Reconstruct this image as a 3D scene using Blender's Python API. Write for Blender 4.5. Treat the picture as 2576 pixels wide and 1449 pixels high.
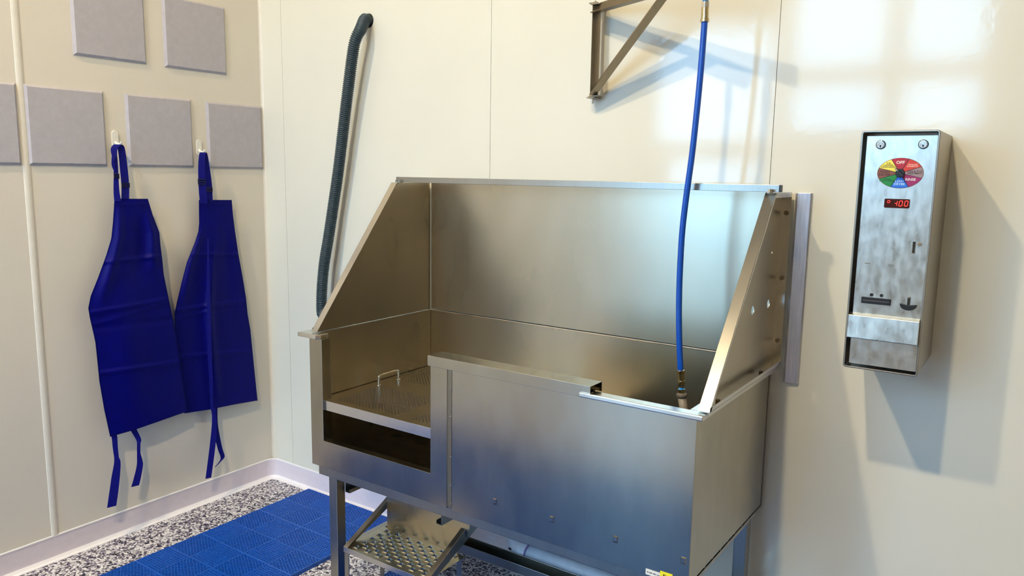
import bpy, bmesh, math, random
from mathutils import Vector, Matrix

for o in list(bpy.data.objects):
    bpy.data.objects.remove(o, do_unlink=True)
scene = bpy.context.scene
COL = scene.collection
R = random.Random(7)

# ------------------------------------------------------------------ camera
IW, IH, FPX = 2576.0, 1449.0, 1929.25
CAM = Vector((3.205, -2.4703, 1.6))
CR = Vector((0.82216298, 0.56903585, 0.01569229))
CU = Vector((-0.09717753, 0.11313696, 0.98881573))
CF = Vector((-0.56089622, 0.81449262, -0.14831452))
cd = bpy.data.cameras.new('camera')
cd.sensor_fit = 'HORIZONTAL'; cd.sensor_width = 36.0; cd.lens = 36.0 * FPX / IW
cd.clip_start = 0.02; cd.clip_end = 100
cam = bpy.data.objects.new('camera', cd); COL.objects.link(cam)
cam.matrix_world = Matrix(((CR.x, CU.x, -CF.x, CAM.x), (CR.y, CU.y, -CF.y, CAM.y), (CR.z, CU.z, -CF.z, CAM.z), (0, 0, 0, 1)))
scene.camera = cam

# ------------------------------------------------------------------ sky, exposure
SKY_STRENGTH = 13.0
LAMP_STRENGTH = 1750.0
world = bpy.data.worlds.new('world'); scene.world = world; world.use_nodes = True
bg = world.node_tree.nodes['Background']
bg.inputs['Color'].default_value = (0.33, 0.64, 1.0, 1); bg.inputs['Strength'].default_value = SKY_STRENGTH
vs = scene.view_settings
vs.view_transform = 'Standard'; vs.look = 'None'; vs.exposure = 0.0; vs.gamma = 1.0; vs.use_curve_mapping = False
scene.cycles.sample_clamp_indirect = 5.0; scene.cycles.blur_glossy = 1.0

ROOM_X, ROOM_Y, ROOM_Z = 5.4, -4.3, 4.9

def at(px, py, ax, val):
    """photo pixel -> point where its ray meets the plane coordinate[ax] == val"""
    d = CF + CR * ((px - IW / 2) / FPX) - CU * ((py - IH / 2) / FPX)
    return CAM + d * ((val - CAM[ax]) / d[ax])

# ------------------------------------------------------------------ materials
def lin(c):
    return tuple(((v / 255) / 12.92 if v / 255 <= 0.04045 else ((v / 255 + 0.055) / 1.055) ** 2.4) for v in c) + (1.0,)

def new_mat(name):
    m = bpy.data.materials.new(name); m.use_nodes = True
    nt = m.node_tree
    return m, nt, nt.nodes['Principled BSDF']

def noise(nt, scale=(1, 1, 1), nscale=20.0, detail=3.0, rough=0.55, kind='Object'):
    tc = nt.nodes.new('ShaderNodeTexCoord'); mp = nt.nodes.new('ShaderNodeMapping')
    mp.inputs['Scale'].default_value = scale
    n = nt.nodes.new('ShaderNodeTexNoise')
    n.inputs['Scale'].default_value = nscale; n.inputs['Detail'].default_value = detail; n.inputs['Roughness'].default_value = rough
    nt.links.new(tc.outputs[kind], mp.inputs['Vector']); nt.links.new(mp.outputs['Vector'], n.inputs['Vector'])
    return n

def ramp(nt, src, stops):
    r = nt.nodes.new('ShaderNodeValToRGB'); nt.links.new(src, r.inputs['Fac'])
    e = r.color_ramp.elements
    while len(e) > 1: e.remove(e[-1])
    for i, (p, c) in enumerate(stops):
        el = e[0] if i == 0 else e.new(p)
        el.position = p; el.color = c if len(c) == 4 else tuple(c) + (1,)
    return r

def bump(nt, src, strength, dist, bsdf):
    b = nt.nodes.new('ShaderNodeBump'); b.inputs['Strength'].default_value = strength; b.inputs['Distance'].default_value = dist
    nt.links.new(src, b.inputs['Height']); nt.links.new(b.outputs['Normal'], bsdf.inputs['Normal'])

def plain(name, rgb, rough=0.5, metal=0.0, spec=0.5, emit=None, estr=0.0, bumps=None, var=0.06):
    m, nt, b = new_mat(name)
    c = lin(rgb)
    n = noise(nt, (1, 1, 1), 35.0, 4.0)
    lo = tuple(max(0, v * (1 - var)) for v in c[:3]) + (1,); hi = tuple(min(1, v * (1 + var)) for v in c[:3]) + (1,)
    r = ramp(nt, n.outputs['Fac'], [(0.3, lo), (0.7, hi)])
    nt.links.new(r.outputs['Color'], b.inputs['Base Color'])
    b.inputs['Roughness'].default_value = rough; b.inputs['Metallic'].default_value = metal
    b.inputs['Specular IOR Level'].default_value = spec
    if emit:
        b.inputs['Emission Color'].default_value = lin(emit); b.inputs['Emission Strength'].default_value = estr
    if bumps:
        nb = noise(nt, (1, 1, 1), bumps[0], 2.0); bump(nt, nb.outputs['Fac'], bumps[1], bumps[2], b)
    return m

def steel(name, rgb=(190, 182, 165), rough=0.3, grain=(1, 1, 0.03), rvar=0.1, stains=0.25, cvar=0.12, sscale=7.0):
    m, nt, b = new_mat(name)
    b.inputs['Metallic'].default_value = 1.0
    c = lin(rgb)
    g = noise(nt, grain, 220.0, 3.0, 0.6)
    s = noise(nt, (1.0, 1.0, 0.45), sscale, 6.0 if sscale > 10 else 1.5, 0.5)
    mx = nt.nodes.new('ShaderNodeMix'); mx.data_type = 'FLOAT'; mx.inputs[0].default_value = stains
    nt.links.new(g.outputs['Fac'], mx.inputs[2]); nt.links.new(s.outputs['Fac'], mx.inputs[3])
    dark = tuple(v * (1 - cvar) for v in c[:3]) + (1,); light = tuple(min(1, v * (1 + cvar)) for v in c[:3]) + (1,)
    r = ramp(nt, mx.outputs[0], [(0.35, dark), (0.65, light)])
    nt.links.new(r.outputs['Color'], b.inputs['Base Color'])
    mr = nt.nodes.new('ShaderNodeMapRange')
    mr.inputs['From Min'].default_value = 0.3; mr.inputs['From Max'].default_value = 0.7
    mr.inputs['To Min'].default_value = rough - rvar / 2; mr.inputs['To Max'].default_value = rough + rvar / 2
    nt.links.new(mx.outputs[0], mr.inputs['Value']); nt.links.new(mr.outputs[0], b.inputs['Roughness'])
    return m

M = {}
M['steel_v'] = steel('brushed_steel_vertical', (178, 172, 157), 0.21, (1, 1, 0.03), 0.05, 0.75, 0.08, 14.0)
M['steel_h'] = steel('brushed_steel_horizontal', (194, 184, 162), 0.28, (0.02, 0.02, 0.3), 0.02, 1.0, 0.04)
M['steel_frame'] = steel('steel_tube', (170, 166, 156), 0.32, (1, 1, 0.05), 0.04, 0.5, 0.06)
M['steel_bright'] = steel('polished_steel', (225, 222, 214), 0.22, (0.05, 0.05, 1), 0.03, 1.0, 0.04)
M['steel_boom'] = steel('boom_steel', (150, 138, 118), 0.4, (1, 1, 0.2), 0.1, 0.5)
M['steel_plate'] = steel('galvanised_plate', (208, 206, 196), 0.32, (1, 1, 0.25), 0.12, 1.0, 0.09, 60.0)
M['steel_strip'] = steel('strip_steel', (212, 212, 220), 0.42, (1, 1, 0.05), 0.05)
M['steel_case'] = steel('case_steel', (165, 158, 146), 0.36, (1, 1, 0.05))
M['chrome'] = steel('chrome', (225, 222, 215), 0.12, (1, 1, 1), 0.04)
M['brass'] = steel('nickel_fitting', (205, 190, 150), 0.2, (1, 1, 1), 0.05)
M['black'] = plain('black_plastic', (18, 18, 22), 0.4)
M['backing'] = plain('backing_board', (168, 160, 146), 0.8)
M['white_plastic'] = plain('white_plastic', (238, 235, 224), 0.35)
M['pvc'] = plain('white_pvc', (222, 226, 236), 0.3)
M['primer'] = plain('purple_primer', (150, 130, 190), 0.4)
M['rubber'] = plain('hose_rubber', (44, 62, 70), 0.45)
M['blue_hose'] = plain('blue_rubber_hose', (8, 76, 182), 0.28)
M['light_blue'] = plain('light_blue_tube', (60, 150, 225), 0.3)
M['grey_grip'] = plain('grey_grip', (128, 120, 108), 0.45)
M['grey_ring'] = plain('grey_rubber_ring', (92, 84, 76), 0.5)
M['apron'] = plain('blue_nonwoven', (0, 4, 142), 0.55, 0, 0.25, None, 0, (900, 0.15, 0.001), 0.1)
M['apron_strap'] = plain('blue_webbing', (0, 4, 118), 0.65, 0, 0.25, None, 0, (1500, 0.2, 0.001), 0.12)
M['buckle'] = plain('navy_buckle', (6, 10, 60), 0.3)
M['felt'] = plain('grey_felt', (186, 183, 189), 0.95, 0, 0.1, None, 0, (260, 0.5, 0.002), 0.05)
M['mat_blue'] = plain('blue_grid_plastic', (10, 84, 186), 0.35, 0, 0.5, None, 0, None, 0.08)
M['baseboard'] = plain('lilac_vinyl', (226, 216, 224), 0.32, 0, 0.5, None, 0, None, 0.03)
M['caulk'] = plain('white_caulk', (246, 242, 244), 0.4, 0, 0.5, None, 0, None, 0.02)
M['ceiling'] = plain('ceiling_paint', (140, 142, 142), 0.9)
M['paint'] = plain('room_paint', (158, 157, 154), 0.6)
M['alu'] = plain('window_frame_metal', (120, 122, 125), 0.4, 0.8)
M['asphalt'] = plain('asphalt', (110, 110, 112), 0.9)
M['lamp_body'] = plain('lamp_housing', (200, 200, 198), 0.4)
M['lamp'] = plain('lamp_diffuser', (255, 240, 215), 0.5, 0, 0.5, (255, 231, 190), LAMP_STRENGTH)
M['lcd'] = plain('display_window', (60, 14, 12), 0.15)
M['led'] = plain('display_digit', (255, 60, 50), 0.4, 0, 0.5, (255, 52, 44), 2.2)
M['white_paper'] = plain('white_label', (238, 236, 226), 0.5)
M['yellow_paper'] = plain('yellow_label', (250, 236, 40), 0.5)
M['ink'] = plain('black_ink_and_slot_shade', (16, 14, 14), 0.6)  # print, plus the painted shade of coin slot, keyhole and lever slot
M['grey_ink'] = plain('grey_ink', (96, 92, 92), 0.6)

def wall_mat(name, rgb, rough, cell, strength):
    m, nt, b = new_mat(name)
    c = lin(rgb)
    n = noise(nt, (1, 1, 1), 1.6, 4.0)
    r = ramp(nt, n.outputs['Fac'], [(0.25, tuple(v * 0.97 for v in c[:3])), (0.75, tuple(min(1, v * 1.03) for v in c[:3]))])
    nt.links.new(r.outputs['Color'], b.inputs['Base Color'])
    b.inputs['Roughness'].default_value = rough
    n2 = noise(nt, (1, 1, 1), cell, 3.0, 0.6)
    bump(nt, n2.outputs['Fac'], strength, 0.004, b)
    return m
M['wall_back'] = wall_mat('glossy_wall_panel', (224, 223, 210), 0.09, 45.0, 0.05)
M['wall_left'] = wall_mat('satin_wall_panel', (230, 223, 208), 0.42, 120.0, 0.10)
M['batten'] = plain('cream_batten', (232, 226, 212), 0.35, 0, 0.5, None, 0, None, 0.02)

def floor_mat():
    m, nt, b = new_mat('flake_floor')
    tc = nt.nodes.new('ShaderNodeTexCoord')
    nz = nt.nodes.new('ShaderNodeTexNoise'); nz.inputs['Scale'].default_value = 90
    nt.links.new(tc.outputs['Object'], nz.inputs['Vector'])
    mix = nt.nodes.new('ShaderNodeMix'); mix.data_type = 'VECTOR'; mix.inputs[0].default_value = 0.012
    nt.links.new(tc.outputs['Object'], mix.inputs[4]); nt.links.new(nz.outputs['Color'], mix.inputs[5])
    v = nt.nodes.new('ShaderNodeTexVoronoi'); v.inputs['Scale'].default_value = 125; v.inputs['Randomness'].default_value = 1
    nt.links.new(mix.outputs[1], v.inputs['Vector'])
    sep = nt.nodes.new('ShaderNodeSeparateColor'); nt.links.new(v.outputs['Color'], sep.inputs['Color'])
    r = ramp(nt, sep.outputs['Red'], [(0.0, lin((30, 26, 44))), (0.17, lin((66, 58, 96))), (0.26, lin((128, 122, 140))), (0.42, lin((190, 186, 194))), (0.56, lin((232, 230, 232))), (0.8, lin((252, 251, 250)))])
    r.color_ramp.interpolation = 'CONSTANT'
    ed = nt.nodes.new('ShaderNodeTexVoronoi'); ed.feature = 'DISTANCE_TO_EDGE'; ed.inputs['Scale'].default_value = 125
    nt.links.new(mix.outputs[1], ed.inputs['Vector'])
    er = ramp(nt, ed.outputs['Distance'], [(0.0, (0.25, 0.23, 0.3, 1)), (0.12, (1, 1, 1, 1))])
    mul = nt.nodes.new('ShaderNodeMix'); mul.data_type = 'RGBA'; mul.blend_type = 'MULTIPLY'; mul.inputs[0].default_value = 1.0
    nt.links.new(r.outputs['Color'], mul.inputs[6]); nt.links.new(er.outputs['Color'], mul.inputs[7])
    nt.links.new(mul.outputs[2], b.inputs['Base Color'])
    b.inputs['Roughness'].default_value = 0.4
    bump(nt, ed.outputs['Distance'], 0.4, 0.002, b)
    return m
M['floor'] = floor_mat()

def glass_mat():
    m, nt, b = new_mat('window_glass')
    nt.nodes.remove(b)
    out = nt.nodes['Material Output']
    t = nt.nodes.new('ShaderNodeBsdfTransparent'); g = nt.nodes.new('ShaderNodeBsdfGlossy'); g.inputs['Roughness'].default_value = 0.02
    f = nt.nodes.new('ShaderNodeFresnel'); f.inputs['IOR'].default_value = 1.45
    x = nt.nodes.new('ShaderNodeMixShader')
    nt.links.new(f.outputs[0], x.inputs[0]); nt.links.new(t.outputs[0], x.inputs[1]); nt.links.new(g.outputs[0], x.inputs[2])
    nt.links.new(x.outputs[0], out.inputs['Surface'])
    return m
M['glass'] = glass_mat()

# ------------------------------------------------------------------ mesh helpers
def box(bm, x0, x1, y0, y1, z0, z1):
    vs_ = [bm.verts.new(p) for p in ((x0, y0, z0), (x1, y0, z0), (x1, y1, z0), (x0, y1, z0), (x0, y0, z1), (x1, y0, z1), (x1, y1, z1), (x0, y1, z1))]
    for f in ((0, 3, 2, 1), (4, 5, 6, 7), (0, 1, 5, 4), (1, 2, 6, 5), (2, 3, 7, 6), (3, 0, 4, 7)):
        bm.faces.new([vs_[i] for i in f])
    return vs_

def obar(bm, p0, p1, w, h, up=(0, 0, 1)):
    """oriented box from p0 to p1, w across, h along up"""
    p0, p1 = Vector(p0), Vector(p1); d = (p1 - p0).normalized()
    s = d.cross(Vector(up)).normalized() * (w / 2); t = s.cross(d).normalized() * (h / 2)
    a = [bm.verts.new(p0 + s * i + t * j) for i, j in ((-1, -1), (1, -1), (1, 1), (-1, 1))]
    b = [bm.verts.new(p1 + s * i + t * j) for i, j in ((-1, -1), (1, -1), (1, 1), (-1, 1))]
    bm.faces.new(a); bm.faces.new(b[::-1])
    for i in range(4):
        j = (i + 1) % 4
        bm.faces.new((a[j], a[i], b[i], b[j]))

def prism(bm, pts, off):
    """closed polygon pts (3D) extruded by off"""
    off = Vector(off)
    a = [bm.verts.new(p) for p in pts]; b = [bm.verts.new(Vector(p) + off) for p in pts]
    bm.faces.new(a); bm.faces.new(b[::-1])
    n = len(pts)
    for i in range(n):
        j = (i + 1) % n
        bm.faces.new((a[j], a[i], b[i], b[j]))

def cyl(bm, p0, p1, r0, r1=None, n=20, caps=True):
    r1 = r0 if r1 is None else r1
    p0, p1 = Vector(p0), Vector(p1); d = (p1 - p0).normalized()
    s = d.orthogonal().normalized(); t = d.cross(s)
    ring = lambda p, r: [bm.verts.new(p + (s * math.cos(2 * math.pi * i / n) + t * math.sin(2 * math.pi * i / n)) * r) for i in range(n)]
    a, b = ring(p0, r0), ring(p1, r1)
    for i in range(n):
        j = (i + 1) % n
        bm.faces.new((a[i], a[j], b[j], b[i]))
    if caps:
        bm.faces.new(a[::-1]); bm.faces.new(b)

def spline(pts, n):
    pts = [Vector(p) for p in pts]; out = []
    P = [pts[0] * 2 - pts[1]] + pts + [pts[-1] * 2 - pts[-2]]
    for i in range(1, len(P) - 2):
        a, b, c, d = P[i - 1], P[i], P[i + 1], P[i + 2]
        for k in range(n):
            t = k / n
            out.append(0.5 * ((2 * b) + (c - a) * t + (2 * a - 5 * b + 4 * c - d) * t * t + (3 * b - a - 3 * c + d) * t ** 3))
    out.append(pts[-1]); return out

def resample(pts, step):
    out = [pts[0]]; acc = 0.0
    for a, b in zip(pts, pts[1:]):
        L = (b - a).length; pos = step - acc
        while pos <= L:
            out.append(a.lerp(b, pos / L)); pos += step
        acc = (acc + L) % step if L > 0 else acc
    return out

def tube(bm, pts, rad, n=16, caps=True):
    """tube along pts, rad a number or a list"""
    m = len(pts); rings = []
    t0 = (pts[1] - pts[0]).normalized(); s = t0.orthogonal().normalized()
    for i, p in enumerate(pts):
        t = (pts[min(i + 1, m - 1)] - pts[max(i - 1, 0)]).normalized()
        s = (s - t * s.dot(t)).normalized(); q = t.cross(s)
        r = rad[i] if isinstance(rad, (list, tuple)) else rad
        rings.append([bm.verts.new(p + (s * math.cos(2 * math.pi * k / n) + q * math.sin(2 * math.pi * k / n)) * r) for k in range(n)])
    for a, b in zip(rings, rings[1:]):
        for k in range(n):
            j = (k + 1) % n
            bm.faces.new((a[k], a[j], b[j], b[k]))
    if caps:
        bm.faces.new(rings[0][::-1]); bm.faces.new(rings[-1])

def ribbon(bm, pts, wid, across, thick=0.0012):
    """flat webbing along pts; across = list of width directions"""
    A = []
    for i, p in enumerate(pts):
        w = wid[i] if isinstance(wid, (list, tuple)) else wid
        c = Vector(across[i]).normalized()
        t = (pts[min(i + 1, len(pts) - 1)] - pts[max(i - 1, 0)]).normalized()
        n = t.cross(c).normalized() * (thick / 2)
        A.append([bm.verts.new(p + c * (w / 2) * i1 + n * j1) for i1, j1 in ((-1, -1), (1, -1), (1, 1), (-1, 1))])
    for a, b in zip(A, A[1:]):
        for k in range(4):
            j = (k + 1) % 4
            bm.faces.new((a[k], a[j], b[j], b[k]))
    bm.faces.new(A[0][::-1]); bm.faces.new(A[-1])

WORLD = {}          # root location of every parent, in world space
def mesh_obj(name, bm, mat, parent=None, bevel=0.0, smooth=False, origin=None):
    """bm is in world coordinates; the object sits under its parent without moving it"""
    org = WORLD.get(parent.name, Vector((0, 0, 0))) if parent else Vector(origin or (0, 0, 0))
    bmesh.ops.recalc_face_normals(bm, faces=bm.faces)
    bmesh.ops.translate(bm, verts=bm.verts, vec=-org)
    me = bpy.data.meshes.new(name); bm.to_mesh(me); bm.free()
    if smooth:
        for p in me.polygons: p.use_smooth = True
    ms = mat if isinstance(mat, (list, tuple)) else [mat]
    for m_ in ms: me.materials.append(M[m_] if isinstance(m_, str) else m_)
    o = bpy.data.objects.new(name, me); COL.objects.link(o)
    if parent: o.parent = parent
    else: o.location = org
    WORLD[o.name] = org
    if bevel:
        b = o.modifiers.new('edge', 'BEVEL'); b.width = bevel; b.segments = 2; b.limit_method = 'ANGLE'; b.angle_limit = math.radians(40)
    return o

def thing(name, loc, label, cat, group=None):
    o = bpy.data.objects.new(name, None); COL.objects.link(o); o.location = loc; o.empty_display_size = 0.1
    WORLD[o.name] = Vector(loc)
    return tag(o, label, cat, group)

def tag(o, label, cat, group=None, kind=None):
    o['label'] = label; o['category'] = cat
    if group: o['group'] = group
    if kind: o['kind'] = kind
    return o

def bbox_part(name, b, mat, parent, bevel=0.0012):
    bm = bmesh.new(); box(bm, *b); return mesh_obj(name, bm, mat, parent, bevel)

def text_mesh(name, body, size, mat, parent, loc, basis, sx=1.0):
    cu = bpy.data.curves.new(name, 'FONT'); cu.body = body; cu.size = size; cu.align_x = 'CENTER'; cu.align_y = 'CENTER'
    cu.resolution_u = 2; cu.offset = size * 0.018; cu.space_line = 0.9
    t = bpy.data.objects.new(name + '_tmp', cu); COL.objects.link(t)
    dg = bpy.context.evaluated_depsgraph_get(); me = bpy.data.meshes.new_from_object(t.evaluated_get(dg))
    bpy.data.objects.remove(t, do_unlink=True)
    X, Y = Vector(basis[0]), Vector(basis[1]); org = WORLD[parent.name]
    for v in me.vertices: v.co = Vector(loc) + X * v.co.x * sx + Y * v.co.y - org
    me.materials.clear(); me.materials.append(M[mat])
    o = bpy.data.objects.new(name, me); COL.objects.link(o); o.parent = parent; WORLD[o.name] = org
    return o

# ================================================================== THE ROOM
# floor
bm = bmesh.new(); box(bm, -0.12, ROOM_X + 0.1, ROOM_Y - 0.1, 0.12, -0.1, 0.0)
tag(mesh_obj('floor', bm, 'floor'), 'speckled black white and violet flake floor under the blue mats', 'floor', kind='structure')
bm = bmesh.new(); box(bm, -0.12, ROOM_X + 0.1, ROOM_Y - 0.1, 0.12, ROOM_Z, ROOM_Z + 0.1)
tag(mesh_obj('ceiling', bm, 'ceiling'), 'plain grey ceiling high above the wash bay', 'ceiling', kind='structure')

# back wall: backing board with separate glossy sheets
bm = bmesh.new(); box(bm, -0.1, ROOM_X + 0.1, 0.006, 0.12, 0, ROOM_Z)
wb = tag(mesh_obj('wall_back', bm, 'backing'), 'glossy cream sheet-panelled wall behind the steel tub', 'wall', kind='structure')
xs = [0.0, 0.155, 1.388, 2.484, 3.70, 4.92, ROOM_X]
for a, b in zip(xs, xs[1:]):
    bm = bmesh.new(); box(bm, a + 0.0008, b - 0.0008, 0.0, 0.006, 0.0, ROOM_Z)
    mesh_obj('wall_panel', bm, 'wall_back', wb, 0.0006)

# left wall: sheets with a cover batten
bm = bmesh.new(); box(bm, -0.1, -0.006, ROOM_Y - 0.1, 0.006, 0, ROOM_Z)
wl = tag(mesh_obj('wall_left', bm, 'backing'), 'matt cream wall carrying the grey panels and the aprons', 'wall', kind='structure')
ys = [ROOM_Y, -3.53, -2.31, -1.092, -0.0015]
for a, b in zip(ys, ys[1:]):
    bm = bmesh.new(); box(bm, -0.006, 0.0, a + 0.0008, b - 0.0008, 0.0, ROOM_Z)
    mesh_obj('wall_panel', bm, 'wall_left', wl, 0.0006)
for k, y in enumerate((-1.09, -2.31, -3.53)):
    bm = bmesh.new(); prof = [(0.0, -0.0135), (0.002, -0.0125), (0.0042, -0.006), (0.0048, 0.0), (0.0042, 0.006), (0.002, 0.0125), (0.0, 0.0135)]
    prism(bm, [(px, y + py, 0.1) for px, py in prof], (0, 0, ROOM_Z - 0.1))
    tag(mesh_obj('trim_%d' % (k + 1), bm, 'batten'), ['narrow cream batten strip covering the sheet joint near the aprons', 'cream batten strip further along the apron wall', 'cream batten strip by the window end of the apron wall'][k], 'trim', kind='structure')
# corner bead
bm = bmesh.new(); prism(bm, [(0, 0, 0.1), (0.010, 0, 0.1), (0.006, -0.0022, 0.1), (0.0022, -0.006, 0.1), (0, -0.010, 0.1)], (0, 0, ROOM_Z - 0.1))
tag(mesh_obj('trim_4', bm, 'batten'), 'thin pale bead running up the room corner', 'trim', kind='structure')

# cove baseboards
def sweep(bm, path, prof):
    rows = []
    for p, nrm in path:
        rows.append([bm.verts.new((p[0] + nrm[0] * d, p[1] + nrm[1] * d, z)) for d, z in prof])
    for a, b in zip(rows, rows[1:]):
        for i in range(len(prof)):
            j = (i + 1) % len(prof)
            bm.faces.new((a[i], a[j], b[j], b[i]))
    bm.faces.new(rows[0]); bm.faces.new(rows[-1][::-1])
RC = 0.05
arc = []
for k in range(9):
    a = math.pi - k * (math.pi / 2) / 8
    n = (-math.cos(a), -math.sin(a)); arc.append(((RC + RC * math.cos(a), -RC + RC * math.sin(a)), n))
left_path = [((0, ROOM_Y), (1, 0)), ((0, -RC), (1, 0))] + arc[1:5]
back_path = arc[4:8] + [((RC, 0), (0, -1)), ((ROOM_X, 0), (0, -1))]
body = [(-0.001, 0.0), (0.007, 0.0), (0.0042, 0.022), (0.0032, 0.05), (0.003, 0.1), (-0.001, 0.1)]
bead = [(-0.001, 0.0985), (0.0045, 0.0985), (0.004, 0.1035), (-0.001, 0.105)]
toe = [(0.0, 0.0), (0.026, 0.0), (0.025, 0.003), (0.013, 0.006), (0.006, 0.016), (0.0, 0.016)]
for nm, path, lab in (('baseboard_left', left_path, 'pale lilac cove baseboard under the aprons'), ('baseboard_back', back_path, 'pale lilac cove baseboard running behind the tub')):
    bm = bmesh.new(); sweep(bm, path, body)
    o = tag(mesh_obj(nm, bm, 'baseboard'), lab, 'baseboard', kind='structure')
    bm = bmesh.new(); sweep(bm, path, bead); mesh_obj('caulk_bead', bm, 'caulk', o)
    bm = bmesh.new(); sweep(bm, path, toe); mesh_obj('cove_toe', bm, 'caulk', o)

# wall with the shop windows (opposite the tub) and the high side window
def wall_with_holes(name, label, axis, pos, thick, u0, u1, z0, z1, holes):
    us = sorted({u0, u1} | {h[0] for h in holes} | {h[1] for h in holes}); zs = sorted({z0, z1} | {h[2] for h in holes} | {h[3] for h in holes})
    bm = bmesh.new()
    for a, b in zip(us, us[1:]):
        for c, d in zip(zs, zs[1:]):
            mu, mz = (a + b) / 2, (c + d) / 2
            if any(h[0] < mu < h[1] and h[2] < mz < h[3] for h in holes): continue
            if axis == 1: box(bm, a, b, pos - thick, pos, c, d)
            else: box(bm, pos, pos + thick, a, b, c, d)
    return tag(mesh_obj(name, bm, 'paint'), label, 'wall', kind='structure')
front_holes = [(0.11, 1.2, 1.88, 2.9), (1.33, 2.08, 1.96, 2.39), (1.33, 2.08, 2.47, 3.3), (2.17, 2.76, 1.96, 2.39), (2.17, 2.76, 2.47, 3.3), (0.25, 1.15, 0.02, 1.78)]
WF = ('wall_front', 'painted wall with shop windows facing the tub', 1, ROOM_Y, 0.1, -0.1, ROOM_X + 0.1, 0, ROOM_Z)
wall_with_holes(*WF, front_holes)
wall_with_holes('wall_right', 'plain painted wall opposite the aprons', 0, ROOM_X, 0.1, ROOM_Y, 0.1, 0, ROOM_Z, [])
WIN = {1: 'wide single shop window above the glazed door', 2: 'low shop window in the middle column', 3: 'tall shop window in the middle column', 4: 'low shop window in the column farthest from the door', 5: 'tall shop window in the column farthest from the door'}
def window(n, axis, pos, h, door=False):
    nm = 'door_1' if door else 'window_%d' % n
    bm = bmesh.new(); t = 0.03
    for a, b, c, d in ((h[0], h[0] + t, h[2], h[3]), (h[1] - t, h[1], h[2], h[3]), (h[0] + t, h[1] - t, h[2], h[2] + t), (h[0] + t, h[1] - t, h[3] - t, h[3])):
        if axis == 1: box(bm, a, b, pos - 0.07, pos - 0.02, c, d)
        else: box(bm, pos + 0.02, pos + 0.07, a, b, c, d)
    o = tag(mesh_obj(nm, bm, 'alu'), 'metal framed glazed door under the wide shop window' if door else WIN[n], 'door' if door else 'window', kind='structure')
    bm = bmesh.new()
    if axis == 1: box(bm, h[0] + t, h[1] - t, pos - 0.048, pos - 0.042, h[2] + t, h[3] - t)
    else: box(bm, pos + 0.042, pos + 0.048, h[0] + t, h[1] - t, h[2] + t, h[3] - t)
    mesh_obj('pane', bm, 'glass', o)
    L = bpy.data.lights.new(nm + '_sky_offscreen', 'AREA'); L.shape = 'RECTANGLE'; L.size = h[1] - h[0]; L.size_y = h[3] - h[2]; L.cycles.is_portal = True
    p = bpy.data.objects.new(nm + '_sky_offscreen', L); COL.objects.link(p)
    if axis == 1:
        p.location = ((h[0] + h[1]) / 2, pos - 0.09, (h[2] + h[3]) / 2); p.rotation_euler = (math.radians(90), 0, 0)
    else:
        p.location = (pos + 0.09, (h[0] + h[1]) / 2, (h[2] + h[3]) / 2); p.rotation_euler = (math.radians(90), 0, math.radians(90))
for i, h in enumerate(front_holes[:5]): window(i + 1, 1, ROOM_Y, h)
window(0, 1, ROOM_Y, front_holes[5], True)
bm = bmesh.new(); box(bm, -30, 35, -40, 30, -0.25, -0.12)
tag(mesh_obj('ground', bm, 'asphalt'), 'grey asphalt outside the building', 'ground', kind='structure')

# two ceiling lamps
for k, (x, y) in enumerate(((2.39, -3.28), (0.92, -3.28))):
    t = thing('ceiling_lamp_offscreen', (x, y, 4.78), ['round high bay ceiling lamp above the tub front', 'round high bay ceiling lamp nearer the apron wall'][k], 'lamp')
    bm = bmesh.new(); cyl(bm, (x, y, 4.80), (x, y, 4.86), 0.14, 0.11, 32); cyl(bm, (x, y, 4.86), (x, y, 4.9), 0.03, 0.03, 16)
    mesh_obj('housing', bm, 'lamp_body', t)
    bm = bmesh.new(); cyl(bm, (x, y, 4.785), (x, y, 4.80), 0.082, 0.085, 32); mesh_obj('diffuser_offscreen', bm, 'lamp', t)

# ================================================================== THE TUB
XL, XR, YF, YB = 1.077, 2.533, -0.658, -0.02
tub = thing('dog_wash_tub', (1.8, -0.34, 0.0), 'large brushed stainless steel dog wash tub on legs with sloped side splash panels', 'tub')

# --- front panel
front = bmesh.new()
box(front, 1.735, XR, YF, YF + 0.003, 0.527, 0.998)
box(front, 1.70, 1.737, YF + 0.002, YF + 0.004, 0.53, 0.998)
fp = mesh_obj('front_panel', front, 'steel_v', tub, 0.0008)
for x in (1.906, 2.111, 2.318, 2.517):            # small weld bumps low on the sheet
    bm = bmesh.new(); w = 0.008
    a = [bm.verts.new((x + i * w, YF + 0.0005, 0.602 + j * w * 1.3)) for i, j in ((-1, -1), (1, -1), (1, 1), (-1, 1))]
    b = [bm.verts.new((x + i * w * 0.6, YF - 0.0035, 0.604 + j * w * 0.8)) for i, j in ((-1, -1), (1, -1), (1, 1), (-1, 1))]
    bm.faces.new(b)
    for i in range(4): bm.faces.new((a[i], a[(i + 1) % 4], b[(i + 1) % 4], b[i]))
    mesh_obj('weld_bump', bm, 'steel_v', fp)
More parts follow.
